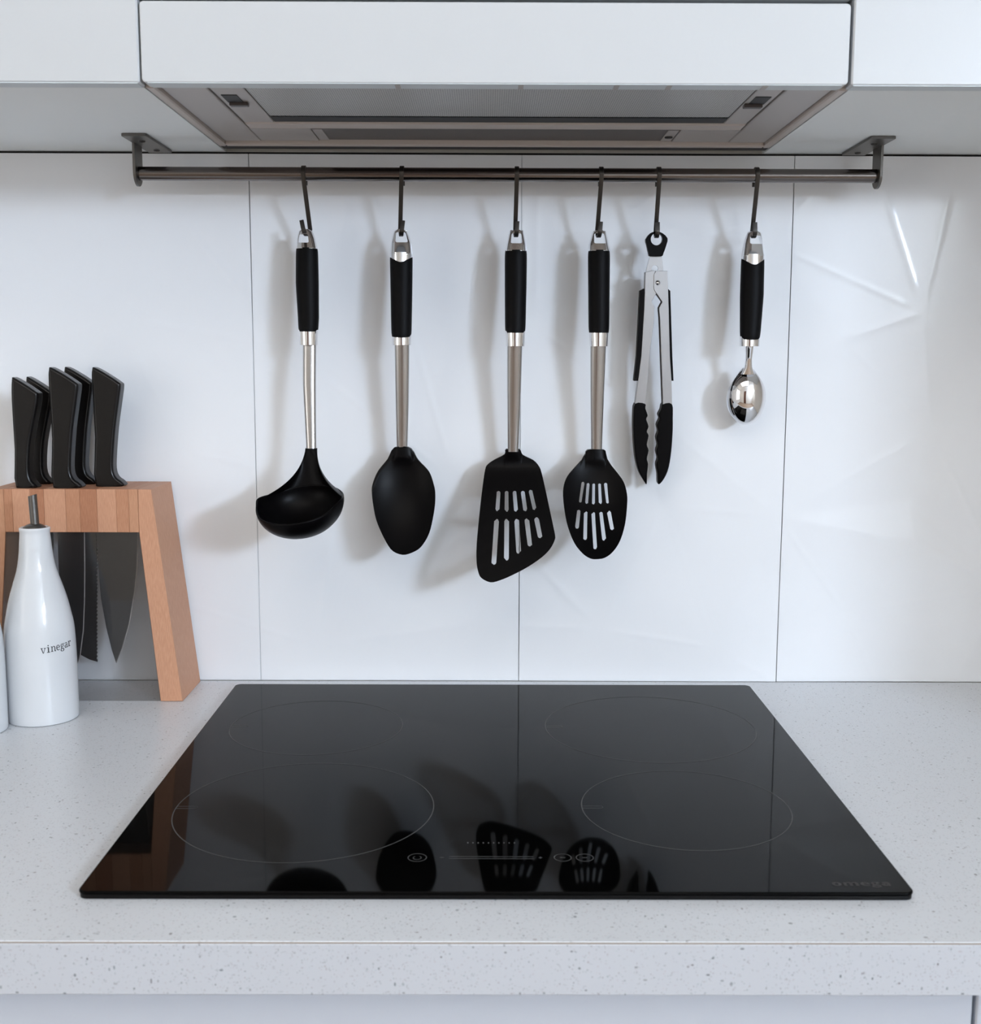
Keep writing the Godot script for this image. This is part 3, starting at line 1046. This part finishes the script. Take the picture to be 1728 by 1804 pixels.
func utensils() -> void:
	hook(-0.2035, -0.2008, -0.2083, CT + 0.5092, "S hook at the left end of the row, holding the ladle")
	hook(-0.0989, -0.1027, -0.0988, CT + 0.5092, "S hook holding the solid black serving spoon")
	hook(0.0235, 0.0226, 0.0246, CT + 0.5088, "S hook holding the slotted turner")
	hook(0.1134, 0.1120, 0.1147, CT + 0.5086, "S hook holding the slotted spoon")
	hook(0.1748, 0.1758, 0.1760, CT + 0.5084, "S hook holding the tongs")
	hook(0.2793, 0.2812, 0.2813, CT + 0.5086, "S hook at the right end of the row, holding the ice cream scoop")
	ladle()
	# solid spoon
	var o := thing("serving_spoon", hang_at("spoon"), "serving spoon with a solid black head and black grip", "spoon")
	handle(o, [3.2, -0.6, 4.31, 0, -0.9, 7.36, -10.9, -0.3, 10.78, -22.5, -0.3, 12.24], [-22.5, -0.3, 12.54, -66.9, -0.1, 11.83, -111, -0.1, 11.05], [-111, 0.1, 10.53, -120.8, 0.1, 10.32], [-5.5, 0, 4.9, 0, 7.6, -10.8, -6.2, -10.9], 0.0095)
	shank(o, [-120.8, 0.4, 8.05, -184.7, -0.4, 7.22, -233.6, -1.3, 6.12], 0.0080, -0.0065, 0.62)
	var out := smooth(P([-10.1, -233.7, -17.4, -246.4, -27.9, -259.6, -33.5, -274, -33.9, -283.1, -32.2, -296, -28.7, -311.4, -22, -326.5, -14.2, -339.3, -7.8, -345.4, 3.1, -348.3, 14.5, -344.7, 22.2, -339.2, 30, -326.3, 33.8, -311.2, 36.1, -295.8, 36.3, -282.9, 34.5, -273.8, 28.9, -259.5, 15.7, -246.3, 7.6, -233.6]), 3)
	var f := bowl_fn(Vector2(0.0015, -0.2975), Vector2(0.0365, 0.0535), 0.012, -0.2375, -0.0070, 0.398)
	var mb := MB.new()
	mb.dome(out, Vector2(0.0015, -0.2920), f, under(f, 0.0022), PackedVector2Array(), 96, 18)
	obj("head", mb, M.nylon, o, "solid black spoon head")
	# turner
	o = thing("slotted_turner", hang_at("turner"), "black slotted turner with a slanted flat blade", "turner")
	handle(o, [3.2, 0.3, 4.31, 1.8, 0.2, 7.33, -12.7, 0, 10.76, -18.2, -0.3, 11.65], [-18.2, -0.4, 12.12, -54.1, -0.5, 11.89, -106.7, -0.8, 11.15], [-106.7, -0.8, 10.78, -121.4, -0.6, 10.07], [-5.2, -0.6, 5.2, -0.6, 6.4, -11.3, -6.2, -11.3], 0.0)
	shank(o, [-121.5, -1.3, 8.21, -169.2, -1.5, 7.61, -235.2, -2, 6.2], 0.0080, -0.0100, 0.62)
	out = smooth(P([-9.8, -235.3, -11.5, -241.4, -22.8, -247.5, -30.4, -252.7, -33.3, -258.5, -36.2, -277.4, -39.5, -305.6, -42.2, -335.3, -42.2, -351.8, -40.3, -362, -36.8, -368, -27.2, -372.1, -17.1, -370.2, -3.5, -365, 13.6, -356.8, 28.5, -347.5, 37.6, -339.2, 42.6, -330.8, 43.3, -325.6, 40.8, -312.9, 34.6, -282.5, 30.3, -262.8, 27.5, -255, 21, -247.9, 9, -242, 4.9, -235.2]), 3)
	f = func(x: float, y: float) -> float:
		var w := smoothstep(-0.252, -0.2370, y)
		var t := (-0.2530 - y) / 2.0
		return -0.0115 + 0.664 * (t + sqrt(t * t + 0.000006)) + w * 0.0042 * sqrt(maxf(0.0, 1.0 - pow((x + 0.0025) / 0.0100, 2)))
	slotted_head(o, out, [-18.3, -281.5, -19.6, -300.9, -9.2, -281.5, -9.4, -301.4, -0.5, -281.4, 1, -301.4, 8.6, -281.4, 11.2, -300.8, 17.3, -280.2, 21.4, -299.6], [-20.4, -310.4, -23.6, -354.3, -9.4, -310.3, -9.9, -350.2, 1.6, -310.3, 3.5, -343.4, 12.6, -309.7, 15.9, -336.1, 23.2, -308.6, 27.2, -327.8], 0.0022, 0.0026, f, under(f, 0.0026), "black slotted blade")
	# slotted spoon
	o = thing("slotted_spoon", hang_at("slotted"), "black slotted spoon with two rows of slots", "spoon")
	handle(o, [3.2, 0.3, 4.31, 1.8, 0.2, 6.9, -12.1, -0.5, 10.79, -17.6, 0, 11.87], [-17.6, 0, 12.09, -53.5, 0.2, 11.74, -106.1, 0.5, 11.28], [-106.1, 0.4, 10.63, -120.9, 0.6, 9.77], [-5.9, 0, 4.6, 0, 7, -10.8, -6, -10.9], 0.0)
	shank(o, [-120.9, 0, 8.53, -170.4, 0.3, 7.52, -235.1, 1.1, 6.03], 0.0080, -0.0065, 0.62)
	out = smooth(P([-8.7, -235.1, -12.3, -243.2, -22.6, -253.5, -31.7, -263.5, -36, -273.3, -37.2, -284.4, -35.6, -301.5, -32.6, -316.5, -26.2, -332.5, -17.5, -342.9, -9.8, -347.6, -3, -348.4, 6.1, -347, 15.5, -340.8, 24, -329.2, 30.1, -312.2, 33.1, -292.9, 33.3, -282, 30.5, -269.9, 23.9, -260, 15.1, -248.8, 11.3, -239.9, 9.5, -235]), 3)
	f = bowl_fn(Vector2(-0.0015, -0.2975), Vector2(0.0370, 0.0535), 0.012, -0.2402, -0.0070, 0.594)
	slotted_head(o, out, [-14, -271, -17.7, -291.7, -8.4, -272.3, -10.5, -293.1, -2.1, -272.9, -3.1, -293.8, 4.4, -272.8, 4.7, -293.4, 10.9, -272, 12.6, -292.6], [-19.7, -300.4, -22.5, -318, -11.8, -302.2, -14.1, -329.4, -3.5, -303, -3.5, -338.4, 4.9, -302.8, 6.9, -330.1, 13.4, -301.4, 16.3, -319.4], 0.0018, 0.0022, f, under(f, 0.0024), "black slotted spoon head")
	tongs()
	# ice cream scoop
	o = thing("ice_cream_scoop", hang_at("scoop"), "chrome ice cream scoop with a black grip", "scoop")
	handle(o, [3.2, 0.2, 4.01, 0.8, 0, 7.71, -10.3, -0.5, 10.18, -22.5, -0.4, 12.19], [-22.5, -0.6, 12.57, -65.2, -1.2, 12.84, -111.7, -2.6, 10.95], [-111.7, -2.6, 10.76, -120.3, -2.5, 10.55], [-5.2, -1.8, 5.9, -1.8, 8.7, -10.7, -5.5, -10.7], 0.0105)
	var rod := MB.new()
	var rings := []
	for i in 13:
		var y := lerpf(-0.118, -0.1510, i / 12.0)
		var q := rows([-120.3, -2.5, 4.65, -135.1, -2.0, 3.57, -143.7, -1.8, 4.51, -151.5, -1.4, 8.0], y)
		rings.append(MB.ring(Vector3(q.x, y, lerpf(0.008, -0.001, i / 12.0)), q.y, minf(q.y, 0.0046), 32))
	rod.skin(rings)
	obj("neck", rod, M.chrome, o)
	out = smooth(P([-5.4, -143.8, -13.9, -153.7, -20.5, -165.3, -22.7, -176.2, -21.5, -188, -16, -198, -9.5, -204.3, -1.8, -206.8, 7.5, -204.6, 15.5, -197.9, 20.2, -187.9, 21, -176, 18.4, -165.2, 11.5, -153.6, 3.6, -143.7]), 4)
	f = func(x: float, y: float) -> float:
		var q := Vector2((x + 0.0009) / 0.0227, (y + 0.1755) / 0.0333).length()
		return -0.012 + 0.019 * pow(maxf(0.002, 1.0 - pow(minf(q, 1.0), 2.2)), 0.62)
	mb = MB.new()
	mb.dome(out, Vector2(-0.0008, -0.1760), f, func(x: float, y: float) -> float: return f.call(x, y) - 0.0016, PackedVector2Array(), 96, 26)
	obj("bowl", mb, M.chrome, o, "mirror-bright oval bowl, its back to the room")

func ladle() -> void:
	var o := thing("ladle", hang_at("ladle"), "black soup ladle with a round pouring bowl", "ladle")
	handle(o, [3.3, 0.1, 3.69, 1.2, -0.3, 7.08, -6.1, 0.1, 9.7, -16.4, 0.8, 11.67], [-16.4, 0.8, 12.01, -54.7, 1, 12.5, -91.3, 2.1, 11.44, -106, 2, 10.83], [-106, 2, 10.52, -120.8, 1.9, 9.91], [-6.2, -2.4, 3, -2.4, 4.1, -11.3, -7.6, -11.3], 0.0)
	shank(o, [-120.8, 3.1, 7.18, -163.1, 3, 7, -201.8, 4.2, 6.07, -232.5, 5.2, 5.42], 0.0080, 0.0225, 0.62)
	var c := Vector3(0.0009, -0.2876, 0.077)
	var yaw := Basis(Vector3.UP, deg_to_rad(-16.0)) * Basis(Vector3.BACK, deg_to_rad(2.0))
	var e := deg_to_rad(20.5)
	var X: Vector3 = yaw * Vector3.RIGHT
	var F: Vector3 = yaw * Vector3(0, -sin(e), cos(e))
	var N: Vector3 = yaw * Vector3(0, cos(e), sin(e))
	var R := 0.0466
	var at := func(th: float, ph: float, r: float, lift: float) -> Vector3:
		var da := wrapf(th, -PI, PI)
		var db := wrapf(th - PI, -PI, PI)
		var s := exp(-pow(da / 0.17, 2)) + exp(-pow(db / 0.17, 2))
		var up := exp(-pow(da / 0.42, 2)) + exp(-pow(db / 0.42, 2))
		var edge := pow(cos(ph), 6)
		var k := r * (1.0 + 0.055 * s * edge)
		return c + (X * cos(th) + F * sin(th)) * k * cos(ph) - N * (r * 0.70 * sin(ph) - lift - 0.0058 * up * edge)
	var mb := MB.new()
	var seg := 96
	var rings := []
	for i in 17:
		var ring_ := PackedVector3Array()
		for j in seg: ring_.append(at.call(TAU * j / seg, PI / 2 * (1 - i / 16.0) * 0.995, R, 0.0))
		rings.append(ring_)
	for lip in [[R - 0.0003, 0.0008], [R - 0.0011, 0.0011], [R - 0.0019, 0.0008]]:
		var ring_ := PackedVector3Array()
		for j in seg: ring_.append(at.call(TAU * j / seg, 0.0, lip[0], lip[1]))
		rings.append(ring_)
	for i in 17:
		var ring_ := PackedVector3Array()
		for j in seg: ring_.append(at.call(TAU * j / seg, PI / 2 * i / 16.0 * 0.995, R - 0.0022, 0.0))
		rings.append(ring_)
	# one closed surface; normals are worked out per strip, outside then inside
	var cut := 18
	var outer := MB.new()
	outer.skin(rings.slice(0, cut + 1), true, false)
	var inner := MB.new()
	inner.skin(rings.slice(cut, rings.size()), false, true)
	# the inside faces the middle of the bowl
	for i in inner.n.size(): inner.n[i] = -inner.n[i]
	for part in [outer, inner]:
		var f := mb.v.size()
		mb.v.append_array(part.v); mb.n.append_array(part.n); mb.u.append_array(part.u)
		for k in range(0, part.ix.size(), 3): mb.tri(f + part.ix[k], f + part.ix[k + 1], f + part.ix[k + 2])
	# neck that flares out of the shank into the back of the bowl
	var a0 := Vector3(0.0052, -0.2324, 0.0223)
	rings = []
	var m := 25
	for i in 19:
		var t := i / 18.0
		var front := PackedVector3Array()
		var rear := PackedVector3Array()
		for j in m:
			var s := lerpf(-1, 1, j / (m - 1.0))
			var th := -PI / 2 + s * deg_to_rad(80.0)
			for k in 2:
				var rim: Vector3 = at.call(th, 0.0, R - (0.0020 if k == 0 else 0.0002), 0.0004) - N * 0.001
				var st := a0 + Vector3(sin(s * PI / 2) * 0.0065, 0.0, (1.0 if k == 0 else -1.0) * cos(s * PI / 2) * 0.0058)
				var ct := Vector3(lerpf(st.x, rim.x, 0.05), lerpf(rim.y, st.y, 0.36), lerpf(st.z, rim.z, 0.45))
				var p := st.lerp(ct, t).lerp(ct.lerp(rim, t), t)
				if k == 0: front.append(p)
				else: rear.append(p)
		rear.reverse()
		front.append_array(rear)
		rings.append(front)
	mb.skin(rings, true, false)
	obj("head", mb, M.nylon, o, "black ladle bowl with two pouring lips")

func tongs() -> void:
	var o := thing("tongs", hang_at("tongs"), "steel kitchen tongs with scalloped black tips", "tongs")
	o.rotation.x = deg_to_rad(3.6)
	var ring_ := smooth(P([-1.4, 3, -7.5, 1.3, -12.6, -5.3, -11.4, -10.9, -8.7, -21.4, -6.7, -23.4, 4.9, -23.4, 6.6, -21.4, 10.1, -10.8, 11, -4.1, 5.1, 1.4]), 2)
	var hole := capsule(Vector2(-0.0008, -0.0052), Vector2(-0.0008, -0.0050), 0.0064, 12)
	var f := func(x: float, y: float) -> float: return 0.0036
	var fb := func(x: float, y: float) -> float: return -0.0036
	var mb := MB.new()
	mb.dome(ring_, Vector2(-0.0008, -0.0051), f, fb, hole, 64, 3)
	obj("hanging_loop", mb, M.nylon, o, "black plastic hanging loop")
	mb = MB.new()
	var tab := smooth(P([-6.9, -21.6, -11, -39.1, -7.1, -53, 5.9, -52.9, 7.8, -39, 5.4, -21.6]), 1)
	f = func(x: float, y: float) -> float: return 0.0012
	fb = func(x: float, y: float) -> float: return -0.0012
	mb.dome(tab, Vector2(-0.0015, -0.0364), f, fb, capsule(Vector2(-0.0015, -0.0365), Vector2(-0.0015, -0.0363), 0.0036, 10), 64, 3)
	obj("lock_tab", mb, M.tong_steel, o)
	var plates := {
		"l": P([-12.1, -40.3, -3.2, -38.3, -0.7, -41.5, 0.6, -62, -4.7, -71.8, -1.4, -77.2, -1.5, -95, -5.4, -130.7, -6.5, -158.1, -8.5, -184.5, -19.4, -184.5, -16.9, -158.1, -14.2, -130.8, -12.5, -80.3]),
		"r": P([-3.1, -42.1, -0.7, -38.8, 11.5, -38.8, 14.2, -80.2, 17.1, -130.7, 19.9, -158, 21.4, -184.4, 11.3, -184.4, 9.5, -158.1, 7.7, -130.7, 4.9, -89.4, 3.6, -78.4, 7, -72, -2.7, -58.7])}
	var webs := {"l": [[-12.1, -40.3], [-12.5, -80.3], [-14.2, -130.8], [-16.9, -158.1], [-19.4, -184.5]], "r": [[11.5, -38.8], [14.2, -80.2], [17.1, -130.7], [19.9, -158.0], [21.4, -184.4]]}
	for k in ["l", "r"]:
		mb = MB.new()
		var dz := 0.0 if k == "l" else 0.0011
		mb.slab(plates[k], 0.0050 + dz, 0.0060 + dz, 0.0003, 2)
		mb.slab(plates[k], -0.0060 - dz, -0.0050 - dz, 0.0003, 2)
		var s := 1.0 if k == "l" else -1.0
		var w = webs[k]
		for i in w.size() - 1:
			var q := PackedVector2Array([Vector2(w[i][0], w[i][1]) * MM, Vector2(w[i + 1][0], w[i + 1][1]) * MM, Vector2(w[i + 1][0] + s * 1.0, w[i + 1][1]) * MM, Vector2(w[i][0] + s * 1.0, w[i][1]) * MM])
			mb.slab(q, -0.0058 - dz, 0.0058 + dz, 0.0001, 1)
		obj("arm", mb, M.tong_steel, o)
	var g := MB.new()
	g.slab(smooth(P([-13.1, -57.8, -17.4, -60.3, -19.2, -130.8, -21.5, -158.2, -16.9, -158.1, -14.2, -130.8, -12.3, -80.3]), 1), -0.0062, 0.0056, 0.0008, 2)
	obj("grip_strip", g, M.rubber, o, "black rubber grip strip")
	g = MB.new()
	g.slab(smooth(P([12.8, -57.7, 15.6, -60.2, 20.2, -130.7, 22.4, -158, 19.9, -158, 17.1, -130.7, 14.2, -80.2]), 1), -0.0062, 0.0056, 0.0008, 2)
	obj("grip_strip", g, M.rubber, o, "black rubber grip strip")
	g = MB.new()
	g.slab(smooth(P([-19.7, -183.4, -21.3, -198, -20.6, -218, -18.1, -241.6, -13.5, -259.4, -6.7, -271.3, -4.2, -273.8, -4.1, -262.8, -3.3, -251.1, -4.8, -245.1, -3.2, -235.6, -5.3, -229.1, -3.7, -219.1, -5.7, -214.4, -4, -208.5, -6.8, -200.6, -5.4, -196.2, -8.1, -188.6, -8.6, -183.4]), 3), -0.0085, 0.0078, 0.0022, 4)
	obj("tip", g, M.nylon, o, "black scalloped tip")
	g = MB.new()
	g.slab(smooth(P([11.3, -183.1, 9.2, -189.8, 6.6, -195.6, 8, -200.2, 5.3, -207.2, 6.9, -214.4, 5.1, -221.5, 6.9, -229.7, 5.5, -236.8, 7.5, -245.1, 6, -252.2, 7.9, -263, 8.8, -273.9, 13.4, -270.7, 19, -259.3, 22, -241.5, 23.2, -217.9, 22.9, -200.1, 21.4, -183.1]), 3), -0.0085, 0.0078, 0.0022, 4)
	obj("tip", g, M.nylon, o, "black scalloped tip")
	g = MB.new()
	g.lathe([Vector2(0.0003, 0.0018), Vector2(0.0012, 0.0016), Vector2(0.0022, 0.0009), Vector2(0.0027, 0)], Vector3.ZERO, 24)
	var rv := obj("rivet", g, M.chrome, o)
	rv.rotation.x = PI / 2
	rv.position = Vector3(0.0014, -0.0514, 0.0071)

# ---------------------------------------------------------------- knife block and knives
func knives() -> void:
	var b := thing("knife_block", Vector3(-0.457, CT, 0.0445), "bamboo arch knife block holding five black-handled knives", "knife block")
	var zf := 0.0405
	var top := 0.2362
	var bar := 0.1891
	# cross bar of upright strips
	var xs := [-72.4, -63.5, -44.0, -29.3, -5.9, 9.4, 27.8, 48.7, 62.2, 72.4]
	for i in xs.size() - 1:
		obj("strip", bx(Vector3(xs[i] * MM, bar, -zf), Vector3(xs[i + 1] * MM - 0.00015, top, zf), 0.0004), M["wood_%d" % [1, 0, 2, 0, 1, 2, 0, 1, 3][i]], b)
	for s in [-1.0, 1.0]:
		var g := MB.new()
		g.slab(P([s * 72.4, bar * 1000, s * 72.6, top * 1000, s * 87.0, top * 1000, s * 113.6, 0.3, s * 89.3, 0.3]), -zf, zf, 0.0007, 2)
		obj("leg", g, M.wood_0 if s > 0 else M.wood_3, b)
	var pane := MB.new()
	pane.slab(P([-72.0, bar * 1000 - 0.2, 72.0, bar * 1000 - 0.2, 88.6, 0.5, -88.6, 0.5]), 0.0378, 0.0400, 0.0002, 1)
	obj("guard", pane, M.acrylic, b, "smoky clear guard between the legs")
	var big := [-14.8, 113.7, -14, 127.6, -11.5, 130.3, 1.8, 123, 14.4, 114.4, 16.6, 110.4, 14.3, 95.3, 9.1, 64.7, 5.3, 29.9, 5.3, 16.4, 8.3, 9.7, 13.5, 5.7, 14.6, 0.3, -14.9, 0.3, -14, 54]
	var small := [-11.3, 94.6, -10.1, 116.4, -7.8, 119.2, 4.2, 112.2, 15.1, 104.6, 17.6, 101.3, 16, 89, 12.3, 73.7, 6.4, 47.4, 3.9, 22.2, 5.3, 10.2, 9, 4.9, 11.1, 0.3, -11.2, 0.3, -10.9, 42.2]
	var chef := [-19, -1, 27, -1, 27.5, -51.9, 24.8, -91.6, 21.3, -117.4, 13.5, -156.3, 4.8, -183.8, -2.6, -200.9, -6.8, -185.8, -12.1, -159.7, -16.5, -127.2, -18.2, -91.7]
	var carve := [-14.3, -1, 14.3, -1, 14.3, -49.5, 13, -88.7, 11, -127, 8.4, -159.1, 4.1, -185, -1.1, -203.1, -9.1, -185, -14, -152.7, -15.5, -88.8]
	var pare := [-11, -1, 10, -1, 9, -70, 5, -105, -3, -128, -9, -95]
	knife(Vector3(-0.5081, 0, 0.0690), small, pare, "small black knife at the front left of the knife block", false)
	knife(Vector3(-0.5078, 0, 0.0300), small, pare, "small black knife behind the front left knife in the block", false)
	knife(Vector3(-0.4639, 0, 0.0690), big, carve, "large black carving knife at the front centre of the block", false)
	knife(Vector3(-0.4612, 0, 0.0300), big, [-7.5, -1, 13.1, -1, 13.1, -55.3, 6.9, -205.8, -2.1, -203.1, -11.7, -197.8, -12.1, -161.8, -10, -60], "black bread knife with serrated edge, behind the centre knife", true)
	knife(Vector3(-0.4231, 0, 0.0525), big, chef, "broad black chef's knife at the right end of the block", false)

func knife(at: Vector3, hd: Array, bl: Array, label: String, serrated: bool) -> void:
	at.y = CT + 0.2362
	var k := thing("knife", at, label, "knife", "black knives in the block")
	var g := MB.new()
	g.slab(smooth(P(hd), 3), -0.0088, 0.0088, 0.0080, 8)
	obj("handle", g, M.knife_black, k)
	var o := P(bl)
	if serrated:                                            # teeth down the right-hand side
		var r := PackedVector2Array([o[0], o[1], o[2]])
		for i in 34:
			var t := (i + 0.5) / 34
			r.append(o[2].lerp(o[3], (i + 0.15) / 34.0) + Vector2(-0.0012, 0))
			r.append(o[2].lerp(o[3], t))
		for i in range(3, o.size()): r.append(o[i])
		o = r
	g = MB.new()
	g.slab(o, -0.001, 0.001, 0.0004, 1)
	var b := obj("blade", g, M.blade_black, k)
	if not serrated:                                        # ground edge
		var path := []
		for i in range(2, o.size() / 2 + 2 if bl.size() > 14 else 5): path.append(Vector3(o[i].x, o[i].y, 0.0))
		var e := MB.new()
		e.tube(path, 0.0008, 6)
		obj("cutting_edge", e, M.blade_edge, b, "bare ground steel edge")

func bottle(at: Vector3, label: String) -> Node3D:
	var b := thing("oil_bottle", at, label, "bottle", "white ceramic pouring bottles")
	var g := MB.new()
	var prof := []
	var raw := PackedVector2Array()
	for q in [[34.8, 0.2], [36.2, 1.0], [36.9, 4.0], [37.0, 36], [36.9, 70], [35.8, 96.9], [33.2, 112.1], [29.7, 127.8], [25.0, 143.5], [20.3, 158.5], [17.5, 174], [16.0, 190.1], [15.4, 197.3], [15.9, 201.0], [15.6, 202.6], [14.4, 203.2]]:
		raw.append(Vector2(q[0] * 0.97, q[1]) * MM)
	for p in smooth(raw, 4, false): prof.append(p)
	prof.append_array([Vector2(0.0124, 0.2028), Vector2(0.0120, 0.1990), Vector2(0.0118, 0.1900)])
	g.lathe(prof, Vector3.ZERO, 72)
	obj("body", g, M.ceramic, b)
	g = MB.new()
	g.lathe([Vector2(0.0118, 0.2000), Vector2(0.0113, 0.2030), Vector2(0.0085, 0.2052), Vector2(0.0056, 0.2064)], Vector3.ZERO, 40)
	obj("stopper", g, M.bracket_steel, b)
	g = MB.new()
	var rings := []
	for q in [[0.0, 0.0044], [1.0, 0.0044], [1.0, 0.0037], [0.6, 0.0037]]:
		var r := PackedVector3Array()
		for j in 28:
			var a := TAU * j / 28
			var lean: float = 0.0020 * (q[0] - 0.5)
			r.append(Vector3(cos(a) * q[1] - lean * 0.6, lerpf(0.2045, 0.2362, q[0]) + (cos(a) * 0.0012 if q[0] > 0.5 else 0.0), sin(a) * q[1]))
		rings.append(r)
	g.skin(rings.slice(0, 2), true, false)
	var inside := MB.new()
	inside.skin(rings.slice(1, 4), false, true)
	obj("spout", g, M.bracket_steel, b)
	obj("spout_opening", inside, M.hood_black, b)
	return b

func bottles() -> void:
	var b := bottle(Vector3(-0.4755, CT, 0.1415), "white ceramic bottle lettered vinegar, before the knife block")
	# typewriter lettering wrapped round the body, evenly spaced
	var v := PackedVector3Array()
	var n := PackedVector3Array()
	var ix := PackedInt32Array()
	var word := "vinegar"
	for k in word.length():
		var t := text(word[k], 0.0112, "Droid Serif", 400, 0.0004)
		var s: Array = t.get_mesh_arrays()
		var bb := t.get_aabb()
		var mid := bb.position.x + bb.size.x / 2
		var stretch := 1.0 if word[k] in "ir" else 0.8
		var at := deg_to_rad(25.5 + 8.1 * k)
		var f := v.size()
		for i in s[Mesh.ARRAY_VERTEX].size():
			var p: Vector3 = s[Mesh.ARRAY_VERTEX][i]
			var a := at + (p.x - mid) * stretch / 0.0359
			var y := 0.0806 + p.y * 0.92 + 0.0004 * k
			var r := 0.0358 + (p.z - bb.position.z) - 0.0011 * clampf((y - 0.072) / 0.02, 0.0, 2.0)
			v.append(Vector3(sin(a) * r, y, cos(a) * r))
			n.append(s[Mesh.ARRAY_NORMAL][i].rotated(Vector3.UP, a))
		for q in s[Mesh.ARRAY_INDEX]: ix.append(f + q)
	var arr := []
	arr.resize(Mesh.ARRAY_MAX)
	arr[Mesh.ARRAY_VERTEX] = v
	arr[Mesh.ARRAY_NORMAL] = n
	arr[Mesh.ARRAY_INDEX] = ix
	var am := ArrayMesh.new()
	am.add_surface_from_arrays(Mesh.PRIMITIVE_TRIANGLES, arr)
	put("lettering", am, M.ink, b, "black typewriter lettering")
	bottle(Vector3(-0.5330, CT, 0.1860), "white ceramic bottle cut off at the picture's left edge")
